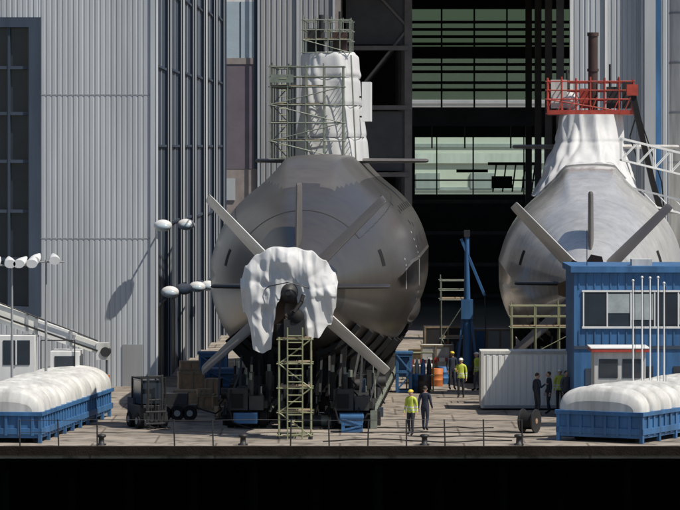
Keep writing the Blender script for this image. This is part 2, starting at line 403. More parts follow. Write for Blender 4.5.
def submarine(loc,k,second):
    rot=-math.atan(k)
    root=empty("submarine",loc,rot)
    mb=MB(); n=180
    ts=[i*.4 for i in range(0,143)]
    mh=M_hull2 if second else M_hull; mc=M_hull2 if second else M_casing
    rings=[];cas=[]
    for t in ts:
        ring=[];cc=[]
        for i in range(n):
            th=2*math.pi*i/n; x,z,c=sec(t,th); ring.append((x,t,z)); cc.append(c)
        rings.append(ring);cas.append(cc)
    vs=[p for r in rings for p in r]
    f1=[];f2=[]
    for j in range(len(ts)-1):
        for i in range(n):
            f=(j*n+i,(j+1)*n+i,(j+1)*n+(i+1)%n,j*n+(i+1)%n)
            (f2 if (cas[j][i] and cas[j+1][(i+1)%n]) else f1).append(f)
    k1=mb.mi(mh);k2=mb.mi(mc); mb.v=[tuple(p) for p in vs]
    for f in f1: mb.f.append(f);mb.m.append(k1);mb.sm.append(True)
    for f in f2: mb.f.append(f);mb.m.append(k2);mb.sm.append(True)
    mb.add(rings[0],[tuple(range(n))],mh); mb.add(rings[-1],[tuple(range(n-1,-1,-1))],mh)
    mb.obj("hull",root)
    mb=MB()
    def patch(t0,t1,a0,a1,m,h=.012):
        g=[]
        K=max(2,int((t1-t0)/.3)); A=max(2,int(abs(a1-a0)/.03))
        for i in range(K+1):
            t=t0+(t1-t0)*i/K
            g.append([(lambda s:(s[0],t,s[1]))(sec(t,a0+(a1-a0)*j/A,h)) for j in range(A+1)])
        mb.loft(g,m,cap=False,closed=False)
    R=math.radians
    for sgn in(1,-1):
        patch(11.0,11.45,sgn*R(67),sgn*R(79),M_black)
        patch(22,22.3,sgn*R(84),sgn*R(91),M_black)
        patch(27,28.2,sgn*R(70),sgn*R(76),M_dark)
        patch(33,34.2,sgn*R(70),sgn*R(76),M_dark)
    if not second:
        patch(9.6,9.68,R(-52),R(52),M_dark)
        for sg in(-1,1):
            for q in range(20): patch(9.6+q*1.0,10.4+q*1.0,sg*R(52-q*.5),sg*R(52.5-q*.5),M_dark)
        for tt in (25,28,31,34,37,40): patch(tt,tt+1.2,R(50),R(54),M_black)
        for tt,an in ((19,40),(20.5,46),(22,52),(26,60),(29,62)): patch(tt,tt+.5,R(an),R(an+3),M_black)
        # painted draught marks
        for i in range(11): patch(22.0,22.5,R(66+i*4.2),R(67.2+i*4.2),M_offw)
        for i in range(5): patch(15.0,15.25,R(78+i*4.2),R(79.2+i*4.2),M_clad2)
        patch(24,24.07,R(20),R(120),M_dark)
    rings=[]
    for j in range(13):
        f=j/12; t=19+16*f; q=math.sin(math.pi*min(1,max(.02,f)))**.35
        x,z,_=sec(t,R(112))
        rings.append([(x-.1+math.cos(2*math.pi*i/16)*.34*q,t,z+math.sin(2*math.pi*i/16)*.55*q) for i in range(16)])
    mb.loft(rings,mh)
    mb.obj("hull_fittings",root)
    mb=MB()
    cl=M_fin_sunlit  # sun-facing X rudder pair gets the brightness of sunlight as colour
    fin(mb,R(134),.9,5.35,3.2,2.9,2.1,.44,.26,cl,defl=R(12))
    fin(mb,R(45),.9,5.4,3.2,2.9,2.1,.44,.26,M_fin,defl=R(8))
    fin(mb,R(-42),.9,5.3,3.2,2.9,2.1,.44,.26,cl,defl=R(-13))
    fin(mb,R(222),.9,5.3,3.2,2.9,2.1,.44,.26,M_fin,defl=R(-8))
    fin(mb,R(90),1.2,4.45,6.0,2.6,2.1,.40,.32,M_fin,sweep=.5)
    fin(mb,0,1.2,4.0,5.2,1.8,1.4,.3,.24,M_dark)
    fin(mb,R(180),1.2,3.7,5.2,1.8,1.4,.3,.24,M_dark)
    mb.obj("stern_planes",root)
    mb=MB()
    mb.loft([[(math.cos(2*math.pi*i/24)*r,y,math.sin(2*math.pi*i/24)*r) for i in range(24)] for y,r in((-1.35,.12),(-1.2,.32),(-.8,.45),(-.2,.55),(.1,.57))],M_dark)
    for i in range(7):
        a=2*math.pi*i/7+.5
        e=Vector((math.cos(a),0,math.sin(a)));w=Vector((-math.sin(a),.8,math.cos(a))).normalized()
        g=[]
        for j in range(6):
            f=j/5; g.append([e*(.35+1.2*f)+w*(q*(.3+.25*math.sin(f*3)))+Vector((0,-.55,0)) for q in(-1,-.3,.3,1)])
        mb.loft(g,M_brown,cap=False,closed=False)
    mb.obj("propeller",root)
    if not second:
        mb=MB()
        ztab=[(-2.0,.55),(-1.8,1.1),(-1.3,1.6),(-.6,1.88),(.2,1.85),(.9,1.72),(1.5,1.3),(1.9,.8),(2.05,.4)]
        btab=[(-2.0,-.85),(-1.75,-1.5),(-1.5,-2.3),(-1.15,-2.6),(-.8,-2.3),(-.6,-1.2),(-.42,-.45),(-.2,.12),(.05,.30),(.25,.1),(.42,-.6),(.58,-1.55),(.9,-1.95),(1.35,-1.9),(1.7,-1.35),(2.05,-.65)]
        g=[]
        NX=190;NU=90
        for i in range(NX+1):
            s=-1+2*i/NX
            x0=2.03*math.sin(s*1.32)/math.sin(1.32)
            zt=interp(ztab,x0); zb=interp(btab,x0)+.16*noise.noise(Vector((x0*3.0,3,0)))
            yb=.95*(1-math.cos(s*1.32))
            row=[]
            for j in range(NU+1):
                u=j/NU
                if u<.22:
                    v=u/.22
                    y=1.5-2.3*v; z=zt-.75*(1-v)**1.6; x=x0*(.9+.1*v); dep=0
                else:
                    v=(u-.22)/.78
                    z=zt+(zb-zt)*v; dep=v
                    rr=min(1,v*4)
                    y=-.8-.32*math.sin(rr*math.pi/2)-.10*math.sin(v*math.pi)
                    x=x0*(1-.04*v)
                y+=yb*(.4+.6*dep)
                hang=sst((1.0-z)/2.2)
                q=x0*(1-hang*.15)
                f1_=math.sin(q*6.2+1.6*noise.noise(Vector((q*1.2,z*.5,1)))+.35*z)
                f2_=noise.noise(Vector((q*3.6+.3*z,z*.35,7)))
                amp=.03+.13*hang
                y+=f1_*amp+f2_*(.12+.14*hang)
                # pulled creases running from the tie rope
                y+=.16*(abs(noise.noise(Vector((q*1.6+z*.8,z*1.1-q*.5,12))))-.2)
                y+=.22*noise.noise(Vector((x*.9+.5*z,1,z*.9)))*(1-hang*.5)
                y-=.10*max(0,math.cos(math.atan2(z,x)*7+.5))*sst((math.hypot(x,z)-.5)/.8)*(1 if z>-.2 else .3)
                x+=.06*f2_*hang+.03*f1_*hang
                z+=.05*noise.noise(Vector((x*2,z*2,9)))
                row.append((x,y,z))
            g.append(row)
        mb.loft(g,M_tarp,cap=False,closed=False)
        mb.path([(-1.5,-.6,-.3),(-.8,-1.2,.25),(0,-1.5,.42),(.8,-1.2,.2),(1.5,-.6,-.4)],.022,M_dark,n=5)
        mb.obj("stern_tarpaulin",root)
    mb=MB()
    if not second:
        rings=[]
        ropes=(6.5,8.1,9.5)
        for j in range(70):
            f=j/69; z=5.3+5.5*f; hw=1.70-.42*f+.05*math.exp(-((f-.8)/.03)**2); hl=4.6-.7*f
            if f>.96: q=(f-.96)/.04; hw*=1-.10*q*q;hl*=1-.03*q*q
            pn=sum(.045*math.exp(-((z-q)/.10)**2) for q in ropes)
            rings.append(rrect(0,36.5,hw,hl,z,n=160,p=4.5,nz=.20,seed=3,pinch=pn))
        mb.loft(rings,M_tarp)
        for z in ropes:
            rr=rrect(0,36.5,1.71-.42*(z-5.3)/5.5,4.6-.7*(z-5.3)/5.5,z,n=48,p=4.5)
            mb.path(rr+[rr[0]],.022,M_dark,n=4)
        mb.box(1.66,2.1,34,36,7.3,9.3,M_white)
        for z in (7.5,8.5): mb.box(1.2,1.66,34.5,34.7,z,z+.08,M_dark)
        for yy in (31.7,32.05): mb.tube((1.45,yy,5.3),(1.2,yy,10.6),.03,M_galv)
        for q in range(16): mb.tube((1.45-.015*q,31.7,5.5+q*.32),(1.45-.015*q,32.05,5.5+q*.32),.02,M_galv,n=5)
        mb.obj("sail",root)
        mb=MB()
        fin(mb,0,1.2,5.0,35,2.2,1.7,.34,.26,M_fin); fin(mb,R(180),1.2,3.8,35,2.2,1.7,.34,.26,M_fin)
        for v in range(len(mb.v)): a_=mb.v[v]; mb.v[v]=(a_[0],a_[1],a_[2]+5.3)
        mb.obj("sail_planes",root)
        mb=MB()
        scaffold(mb,[-2.75,-1.9,-1.0,-.1,.85],[30.4,31.6],[5.4,6.3,7.2,8.1,9.0],M_galv,None,r=.04)
        for z in (6.3,8.1,9.0): mb.box(-2.7,-.1,30.45,31.55,z+.03,z+.09,M_plank)
        scaffold(mb,[-2.75,-1.9],[31.6,33.6,36.5],[5.4,6.3,7.2,8.1,9.0],M_galv,M_plank,r=.04)
        mb.box(-2.8,-1.6,30.3,30.33,9.2,9.6,M_galv)
        for q in range(14): mb.tube((-2.3,30.3,5.5+q*.3),(-1.95,30.3,5.5+q*.3),.02,M_yel,n=5)
        mb.obj("sail_scaffold",root)
        mb=MB()
        scaffold(mb,[-1.25,-.6,0,.6,1.1],[32.6,34.2,36.4],[10.75,11.4],M_galv,M_plank,rail=True)
        mb.box(-1.1,-.3,34,35,10.8,12.0,M_dark); mb.box(.2,.9,33.6,34.6,10.8,11.8,M_brown)
        mb.tube((-.4,34,10.8),(-.4,34,12.7),.12,M_dark); mb.tube((.5,35,10.8),(.5,35,12.9),.07,M_dark)
        mb.obj("bridge_scaffold",root)
    else:
        rings=[]
        for j in range(70):
            f=j/69; z=3.9+4.55*f; hw=2.0-.30*f+.9*(1-f)**2.5; hl=4.6-.5*f+3.5*(1-f)**2.5
            pn=.06*math.exp(-((z-6.9)/.12)**2)
            rings.append(rrect(-.3*(1-f),36-2.0*(1-f)**2,hw,hl,z,n=170,p=3.2,nz=.32,seed=11,pinch=pn))
        mb.loft(rings,M_tarp)
        g=[]
        for i in range(60):
            t=21+10*i/59; row=[]
            for j in range(80):
                f=j/79
                edge=5*(f-.45)**2*4+.5*noise.noise(Vector((f*6,2,2)))
                th=R(-34+58*f)
                tt=t+edge*(1-i/59)
                x,z,_=sec(tt,th,.05)
                w=abs(noise.noise(Vector((x*1.5,t*.12,0))))*.30
                row.append((x,tt,z+.05+w*(i/59*.8+.2)))
            g.append(row)
        mb.loft(g,M_tarp,cap=False,closed=False)
        mb.obj("sail_tarpaulin",root)
        mb=MB()
        fin(mb,0,1.2,5.0,35,2.2,1.7,.34,.26,M_offw); fin(mb,R(180),1.2,4.4,35,2.2,1.7,.34,.26,M_fin)
        for v in range(len(mb.v)): a_=mb.v[v]; mb.v[v]=(a_[0],a_[1],a_[2]+6.65)
        mb.obj("sail_planes",root)
        mb=MB()
        scaffold(mb,[-2.4,-1.6,-.8,0,.8,1.6,2.4],[32.6,35,38],[8.5,9.3],M_red,None,r=.05)
        mb.box(-2.4,2.4,32.5,38.1,8.45,8.7,M_red)
        mb.box(-2.2,-1.3,33,34,8.8,10.4,M_offw); mb.box(.9,1.7,33,34,8.8,10,M_dark); mb.box(-.6,-.1,33,34,8.8,9.9,M_red); mb.box(1.8,2.3,34,35,8.8,10.3,M_dark)
        mb.ell((-1.1,33.2,9.2),(.5,.4,.5),M_tarp,n=16,k=9,fn=lambda p:p*(1+.25*noise.noise(p*2.2)))
        mb.path([(2.3,32.5,9.4),(2.5,32.4,8.2),(2.2,32.4,7.2),(2.6,32.4,6.0)],.04,M_black)
        for q in range(8): mb.beam((-2.4+q*.62,32.55,8.7),(-2.1+q*.62,32.55,9.4),.05,.05,M_red)
        mb.obj("bridge_platform",root)
        mb=MB()
        mb.tube((.15,35,8.3),(.15,35,12.9),.27,M_brown,n=16); mb.tube((.15,35,12.9),(.15,35,13.1),.33,M_brown,n=16); mb.tube((.15,35,10.9),(.15,35,11.05),.33,M_brown,n=16)
        mb.tube((-1.3,34.5,8.3),(-1.3,34.5,11),.08,M_dark); mb.tube((1.1,34.5,8.3),(1.1,34.5,11.3),.06,M_dark)
        mb.obj("periscope_mast",root)
    return root
sub1=submarine((-2.08,156,6.0),.045,False)
sub2=submarine((11.84,177,5.37),.066,True)

# ---------------------------------------------------------------- transporters under hull
def transporter(loc,rot,L_=44,hz=6.0,c0=(-2.1,2.4),gear=150):
    root=empty("hull_transporter",loc,rot)
    mb=MB()
    for cx in c0:
        mb.box(cx-.9,cx+.9,4.0,L_,.85,1.15,M_dark)
        y=4.4
        while y<L_:
            for dx in(-.7,-.35,.35,.7):
                mb.tube((cx+dx-.13,y,.42),(cx+dx+.13,y,.42),.42,M_black,n=16)
                mb.tube((cx+dx-.15,y,.42),(cx+dx+.15,y,.42),.18,M_mach,n=10)
            mb.box(cx-.3,cx+.3,y-.2,y+.2,.4,.85,M_dark)
            mb.beam((cx-.98,y,.5),(cx-.98,y+.6,1.0),.08,.12,M_dark)
            mb.tube((cx+1.0,y,.7),(cx+1.0,y+.9,.95),.05,M_galv,n=6)
            y+=1.25
        mb.box(cx-.5,cx+.5,3.2,4.0,.25,.7,M_blue)
        mb.box(cx-.75,cx+.1,3.4,4.0,.8,1.7,M_dark); mb.box(cx+.15,cx+.75,3.5,4.1,.8,1.4,M_mach); mb.box(cx-.6,cx-.1,3.35,3.4,.9,1.5,M_black)
        mb.path([(cx-.6,3.3,1.7),(cx-.7,3.1,1.0),(cx-.5,3.0,.3),(cx+.3,2.9,.05)],.04,M_black)
    mb.obj("wheel_bogies",root)
    mb=MB()
    for t in (9,11,13,15,17,19,21,23,25,29,33,37,41):
        for s in(1,-1):
            for th in ((140,152,164) if t<20 else (126,138,150)):
                x,z,_=sec(t,math.radians(th),.0)
                if hz+z>1.3: mb.beam((max(-2.8,min(2.8,x*s*.9)),t,1.1),(x*s,t,hz+z+.05),.26,.4,M_black)
            pts=[]
            for q in range(8):
                x,z,_=sec(t,math.radians(126+q*6),.14); pts.append((s*x,t,hz+z))
            for a,b_ in zip(pts[:-1],pts[1:]): mb.beam(a,b_,.6,.22,M_black)
    mb.obj("saddles",root)
    mb=MB(); rr=random.Random(5)
    for i in range(gear):
        x=rr.uniform(-3.3,3.5); y=rr.uniform(3.5,17); z=rr.choice((0,0,1.15)); 
        w=rr.uniform(.15,.6);h=rr.uniform(.2,.9);dd=rr.uniform(.2,.6); m=rr.choice((M_dark,M_dark,M_black,M_black,M_mach,M_mach,M_blue2,M_galv))
        if abs(x+2.1)<.95 or abs(x-2.4)<.95: z=1.16
        k=rr.random()
        if k<.40: mb.box(x-w/2,x+w/2,y,y+dd,z,z+h,m)
        elif k<.65: mb.tube((x,y,z),(x,y,z+h*1.4),w*.3,m,n=12); mb.tube((x,y,z+h*1.4),(x,y,z+h*1.4+.3),w*.15,M_galv,n=8)
        elif k<.78: mb.tube((x-w,y,z+.25),(x+w,y,z+.25),.24,m,n=14)
        else:
            pts=[(x,y,z+h)]
            for q in range(7): pts.append((pts[-1][0]+rr.uniform(-.3,.3),pts[-1][1]-.1,max(.04,pts[-1][2]-.2)))
            mb.path(pts,.035,M_black)
    for i in range(16):
        x=-3.3+i*.43; mb.beam((x,4.2+.3*(i%3),1.15),(x+rr.uniform(-.3,.3),8+.6*(i%3),2.2+rr.uniform(0,.9)),.09,.09,M_mach if i%2 else M_dark)
    mb.obj("jacks_and_gear",root)
transporter((-2.08,156,0),-math.atan(.045))
transporter((11.84,177,0),-math.atan(.066),hz=5.37,gear=40)

# stern scaffold tower
mb=MB()
xa=WX(279,154);xb=WX(311,154)
scaffold(mb,[xa,xb],[153.9,155.2],[.15,1.1,2.1,3.1,4.1],M_yel,M_plank,r=.038,rail=False)
for i in range(16): mb.tube((xa+.35,153.8,.2+i*.27),(xb-.35,153.8,.2+i*.27),.026,M_yel,n=6)
mb.tube((xa+.35,153.8,0),(xa+.35,153.8,4.6),.03,M_yel,n=6);mb.tube((xb-.35,153.8,0),(xb-.35,153.8,4.6),.03,M_yel,n=6)
mb.box(xa+.2,xb-.25,154.0,154.9,4.2,4.9,M_dark); mb.path([(xa+.5,154.1,4.7),(xa+.6,154,5.2),(xa+.9,154.3,5.6),(xa+1,155,5.9)],.09,M_black,n=8)
mb.box(xa-.1,xa+.5,154.2,154.9,4.2,4.7,M_black); mb.ell((xa+.7,154.2,5.0),(.35,.3,.35),M_black)
for x in(xa,xb):
    for y in (153.9,155.2): mb.tube((x,y,0),(x,y,.15),.07,M_dark)
mb.obj("scaffold_tower")
mb=MB()
scaffold(mb,[8.0,9.1,10.2,11.3],[174.3,175.5],[0,1.9,3.6],M_yel,M_plank,r=.03)
mb.obj("work_scaffold")
mb=MB()
scaffold(mb,[5.3,6.6],[196,198],[0,2,4],M_galv,M_plank,r=.03)
mb.obj("work_scaffold")
def stand(x,y,w,h,name="support_stand"):
    mb=MB()
    for sx in(-w/2,w/2-.15):
        for sy in(0,.9): mb.box(sx,sx+.15,sy,sy+.15,0,h,M_blue)
    for z in (0.0,h*.5,h-.15): mb.box(-w/2,w/2,-.01,.06,z,z+.15,M_blue); mb.box(-w/2,w/2,.95,1.07,z,z+.15,M_blue)
    mb.beam((-w/2,.0,.1),(w/2,.0,h*.5),.08,.08,M_blue); mb.beam((w/2,.0,h*.5),(-w/2,.0,h),.08,.08,M_blue)
    mb.box(-w/2+.1,w/2-.1,.3,.9,h*.4,h-.2,M_blue)
    mb.box(-w/2-.05,w/2+.05,-.05,1.1,h,h+.1,M_blue)
    mb.obj(name,loc=(x,y,0),bevel=.01)
stand(WX(225,176),176,1.7,1.5); stand(WX(213,181),181,1.4,2.0); stand(WX(404,183),183,.8,1.9); stand(WX(352,158),157.4,.9,.6)

# ---------------------------------------------------------------- fender trolleys
def cushion(loc,rot,n,W=3.7,top=1.0):
    root=empty("pontoon_trolley",loc,rot)
    mb=MB(); P=1.12
    rings=[]
    for i in range(n):
        y0=i*P
        for j in range(13):
            f=j/12; bul=math.sin(math.pi*f)**.38 if 0<f<1 else 0
            hw=W/2*(.78+.22*bul); hh=top*(.42+.60*bul)*(1+.03*math.sin(i*7.3))
            ring=[]
            for q in range(29):
                a=math.pi*q/28; c=math.cos(a)
                ring.append((math.copysign(abs(c)**.7,c)*hw,y0+P*(.03+.94*f),1.25+hh*math.sin(a)**.75+.015*noise.noise(Vector((q*.6,y0*2+f*2,i)))))
            rings.append(ring)
    mb.loft(rings,M_offw,cap=False,closed=False)
    mb.add(rings[0],[tuple(range(29))],M_offw); mb.add(rings[-1],[tuple(range(28,-1,-1))],M_offw)
    for i in range(1,n):
        pts=[(math.copysign(abs(math.cos(math.pi*q/14))**.7,math.cos(math.pi*q/14))*W/2*.84,i*P,1.25+top*.52*math.sin(math.pi*q/14)**.75) for q in range(15)]
        mb.path(pts,.05,M_dark,n=5)
    mb.obj("ribbed_cover",root)
    mb=MB(); Ly=n*P
    mb.box(-W/2,W/2,.05,Ly,.35,.6,M_blue)
    mb.box(-W/2-.03,W/2+.03,0,Ly+.05,1.1,1.27,M_blue)
    mb.box(-W/2+.08,W/2-.08,.1,Ly-.1,.2,1.1,M_blue)
    y=.05;k=0
    while y<=Ly:
        for x in(-W/2+.02,W/2-.17): mb.box(x,x+.15,y,y+.16,0 if k%3==0 else .3,1.1,M_blue)
        y+=P/2;k+=1
    x=-W/2+.5
    while x<W/2-.3: mb.box(x,x+.12,.03,.1,.3,1.1,M_blue); x+=.55
    for x in(-1.2,1.2):
        for yy in (.8,Ly-1): mb.tube((x-.15,yy,.25),(x+.15,yy,.25),.25,M_black,n=12)
    mb.obj("blue_frame",root,bevel=.012)
cushion((WX(44,151.5)-1.95,152.0,0),-.125,14)
cushion((WX(553,151.5)+1.9,152.3,0),-.5,12,W=3.9,top=1.0)

# ---------------------------------------------------------------- container, hut, kiosk
mb=MB()
x0,x1=WX(481,171),WX(573,171)
mb.box(x0,x1,171,173.4,.12,2.66,M_helm)
for x in(x0,x1-.12): mb.box(x-.01,x+.13,170.96,171.1,.1,2.7,M_offw)
mb.box(x0,x1,170.97,171.05,2.56,2.7,M_offw); mb.box(x0,x1,170.97,171.05,.08,.22,M_clad2)
x=x0+.25
while x<x1-.2: mb.box(x,x+.14,170.975,170.999,.25,2.5,M_white); x+=.28
mb.obj("shipping_container",bevel=.01)
mb=MB()
y=166; x0=WX(574,166); x1=19.5
mb.box(x0,x1,y,y+6,0,6.45,M_blue)
mb.box(x0-.15,x1+.15,y-.2,y+6.2,6.45,6.72,M_blue)
mb.box(x0+.35,x1-.3,y-.03,y-.005,4.05,5.6,M_glass)
mw_=mat("window_blind",(.40,.45,.46),.3,var=.35,scale=1.2)
x=x0+.45;i=0
while x<x1-1.2:
    mb.box(x,x+.95,y-.05,y-.032,4.15+(.0,.5,.2,0)[i%4],5.5,mw_ if i%3 else M_glass)
    mb.box(x-.06,x,y-.07,y-.03,4.05,5.6,M_white); x+=1.05;i+=1
mb.box(x0+.35,x1-.3,y-.08,y-.03,5.58,5.66,M_white); mb.box(x0+.35,x1-.3,y-.09,y-.03,3.97,4.06,M_white)
mb.box(x0,x1,y-.05,y-.005,3.05,3.2,M_blue2)
mb.box(x0+.5,x0+1.5,y-.04,y-.004,.1,2.2,M_blue2)
for xx in (x0+2.2,x0+4.4): mb.box(xx,xx+1.3,y-.04,y-.004,1.1,2.3,M_glass)
x=x0+.2
while x<x1: mb.box(x,x+.05,y-.035,y-.002,3.25,3.9,M_blue); mb.box(x,x+.05,y-.035,y-.002,5.75,6.4,M_blue); x+=.35
mb.box(13,13.9,y+1,y+2,6.72,7.0,M_offw); mb.tube((11,y+1,6.7),(11,y+1,8.3),.02,M_dark,n=5)
mb.obj("site_office")
mb=MB()
d=160;x0,x1=WX(592,d),WX(648,d); zt=WZ(352,d)
mb.box(x0+.1,x1-.1,d,d+2,0,zt,M_offw)
mb.box(x0-.05,x1+.05,d-.2,d+2.2,zt,zt+.14,M_red); mb.box(x0-.07,x1+.07,d-.22,d+2.22,zt+.14,zt+.2,M_white)
mb.box(x0+.3,x0+1.1,d-.03,d-.004,zt-1.1,zt-.3,M_glass); mb.box(x0+1.3,x1-.3,d-.03,d-.004,zt-1.1,zt-.3,M_glass)
mb.obj("control_kiosk",bevel=.01)
def pole(px,d,h,name="flag_pole"):
    mb=MB(); x=WX(px,d)
    mb.tube((0,0,0),(0,0,.25),.11,M_clad2,n=10); mb.tube((0,0,.2),(0,0,h),.045,M_white,r1=.03,n=8); mb.ell((0,0,h+.04),(.06,.06,.06),M_white,n=8,k=5)
    mb.path([(.07,-.02,h-.1),(.09,-.02,h*.5),(.07,-.02,.9)],.01,M_dark,n=4)
    mb.obj(name,loc=(x,d,0))
for px in(633,642,650,658,664): pole(px,157,6.4+random.uniform(-.25,.15))

# ---------------------------------------------------------------- truck crane left
root=empty("mobile_crane",(0,168,0))
mb=MB()
bx0,bz0=-17.5,5.35; bx1,bz1=WX(106,168),WZ(351,168)
def lerp(f): return (bx0+(bx1-bx0)*f,0,bz0+(bz1-bz0)*f)
mb.beam(lerp(0),lerp(.55),.6,.78,M_helm); mb.beam(lerp(.5),lerp(.8),.48,.62,M_white); mb.beam(lerp(.78),lerp(.97),.38,.48,M_helm)
a_=lerp(.3);b_=lerp(.95)
mb.beam((a_[0],-.37,a_[2]-.1),(b_[0],-.37,b_[2]-.1),.05,.08,M_dark)
mb.tube((a_[0],-.36,a_[2]+.5),(b_[0],-.3,b_[2]+.35),.03,M_dark)
p=lerp(.97); mb.box(p[0]-.2,p[0]+.35,-.35,.35,p[2]-.45,p[2]+.3,M_offw)
mb.tube((p[0]+.2,-.4,p[2]-.1),(p[0]+.2,.4,p[2]-.1),.22,M_dark,n=14); mb.path([(p[0]+.25,0,p[2]-.2),(p[0]+.25,0,p[2]-1.2)],.03,M_dark); mb.box(p[0]+.12,p[0]+.38,-.12,.12,p[2]-1.5,p[2]-1.15,M_orange)
for f in(.5,.56,.78): 
    a_=lerp(f); mb.box(a_[0]-.06,a_[0]+.06,-.34,.34,a_[2]-.46,a_[2]+.42,M_clad2)
mb.obj("boom",root)
mb=MB()
mb.box(-19,-11.6,-1.2,1.2,.9,1.4,M_offw); mb.box(-12.9,-11.6,-1.15,1.15,1.4,2.9,M_white)
mb.box(-12.7,-11.8,-1.18,-1.152,1.95,2.7,M_glass); mb.box(-11.6,-11.57,-1,1,1.95,2.7,M_glass)
mb.box(-15.2,-13.6,-1.1,.2,1.4,3.6,M_white); mb.box(-15,-13.8,-1.13,-1.102,2.3,3.4,M_glass); mb.box(-14.45,-14.38,-1.16,-1.131,2.3,3.4,M_white); mb.box(-18.5,-15.6,-1.0,1.0,1.4,2.6,M_clad2)
for x in(-18,-16.7,-14,-12.4):
    for y in(-1.1,1.1): mb.tube((x,y-.18,.52),(x,y+.18,.52),.52,M_black,n=20); mb.tube((x,y-.2,.52),(x,y+.2,.52),.24,M_clad2,n=12)
for x in (-19,-15.4): mb.box(x,x+.3,-2.2,2.2,.7,.95,M_dark); mb.tube((x+.15,-2.1,0),(x+.15,-2.1,.8),.1,M_clad2)
for x in (-13.3,-13.1,-11.8): mb.tube((x,-1.2,1.4),(x,-1.2,3.4),.03,M_dark,n=6)
mb.tube((-13.3,-1.2,3.4),(-11.8,-1.2,3.4),.03,M_dark,n=6)
mb.obj("carrier",root,bevel=.03)

def flood(px,d,z,sides):
    x=WX(px,d);mb=MB()
    mb.tube((0,0,0),(0,0,z),.07,M_clad2,r1=.045,n=10); mb.box(-.2,.2,-.2,.2,0,.12,M_dark)
    mb.tube((-.8,0,z-.1),(.8,0,z-.1),.035,M_clad2)
    for k_,s in enumerate(sides):
        tl=(.35,-.2,.5,.1)[k_%4]
        rings=[]
        for j,(q,r) in enumerate(((-.26,.24),(-.18,.25),(0,.2),(.16,.12),(.26,.07))):
            rings.append([(s+math.cos(2*math.pi*i/14)*r+q*tl,q-.1,z+.1+math.sin(2*math.pi*i/14)*r*.75+q*.5) for i in range(14)])
        mb.loft(rings,M_lamp); mb.box(s-.03,s+.03,-.05,.05,z-.1,z+.1,M_dark)
    mb.obj("floodlight_mast",loc=(x,d,0))
flood(12,160,7.05,(-.65,-.1,.45,.9)); flood(46,163,7.1,(-.4,.35)); 

# ---------------------------------------------------------------- forklift
def forklift(x,y,rot):
    root=empty("forklift",(x,y,0),rot); mb=MB()
    mb.box(-.6,.6,-.3,1.3,.35,1.0,M_dark); mb.box(-.58,.58,.75,1.6,.3,1.25,M_navy)
    for sx in(-.55,.49):
        mb.box(sx,sx+.07,-.35,-.28,.9,2.1,M_black); mb.box(sx,sx+.07,1.05,1.12,1.2,2.1,M_black)
        mb.box(sx,sx+.07,-.35,1.12,2.1,2.17,M_black)
        for yy in(0,1.2): mb.tube((sx-.1,yy,.33),(sx+.16,yy,.33),.33,M_black,n=18); mb.tube((sx-.12,yy,.33),(sx+.18,yy,.33),.15,M_clad2,n=10)
    for i in range(6): mb.box(-.5,.5,-.3+i*.27,-.24+i*.27,2.12,2.15,M_black)
    for sx in(-.35,.27): mb.box(sx,sx+.09,-.6,-.48,.1,2.3,M_dark); mb.box(sx,sx+.1,-1.6,-.6,.1,.15,M_dark)
    for z in(.3,1.2,2.2): mb.box(-.35,.35,-.58,-.5,z,z+.08,M_dark)
    mb.box(-.45,.45,-.68,-.61,.2,.28,M_dark); mb.box(-.45,.45,-.68,-.61,.7,.78,M_dark)
    for i in range(5): mb.box(-.42+i*.2,-.38+i*.2,-.67,-.62,.3,1.3,M_dark)
    mb.box(-.5,.5,-.2,1.0,1.05,2.05,M_glass)
    mb.obj("body",root,bevel=.015)
forklift(WX(150,159),160,.35)
mb=MB()
for i in range(3): mb.tube((-.5+i*.55,0,.35),(-.5+i*.55,.2,.35),.33,M_black,n=18); mb.tube((-.5+i*.55,-.02,.35),(-.5+i*.55,.22,.35),.14,M_clad2,n=10)
mb.box(-.8,.9,.2,1.2,.5,.7,M_dark); mb.box(-.6,.5,.3,1,.7,1.2,M_dark); mb.beam((.9,.6,.55),(1.7,.6,.3),.08,.08,M_dark)
mb.obj("compressor_trailer",loc=(WX(176,164),164,0),bevel=.01)

def crate(x,y,z,w,d_,h,rot=0,m=None,name="wooden_crate"):
    mb=MB(); m=m or M_wood
    for yy in (.0,d_/2-.05,d_-.1): mb.box(-w/2,w/2,yy,yy+.1,0,.1,M_plank)
    mb.box(-w/2,w/2,0,d_,.1,h,m)
    for zz in(.1,h-.1): mb.box(-w/2-.02,w/2+.02,-.025,-.002,zz,zz+.1,M_plank)
    for xx in(-w/2,-.05,w/2-.1): mb.box(xx,xx+.1,-.045,-.026,.1,h,M_plank)
    mb.obj(name,loc=(x,y,z),rot=rot)
for px,d,w,h in((186,171,1.1,.9),(203,171,1.0,.7),(192,175,1.2,1.5),(222,170.5,.8,.65),(212,173,.7,1.3)):
    crate(WX(px,d),d,0,w,.9,h,random.uniform(-.2,.2))
crate(WX(190,175),175,1.5,.9,.8,.5,.1); crate(WX(205,170),169.6,.7,.6,.5,.35,.2)
crate(WX(228,166),166,0,.9,.7,.5,.3)

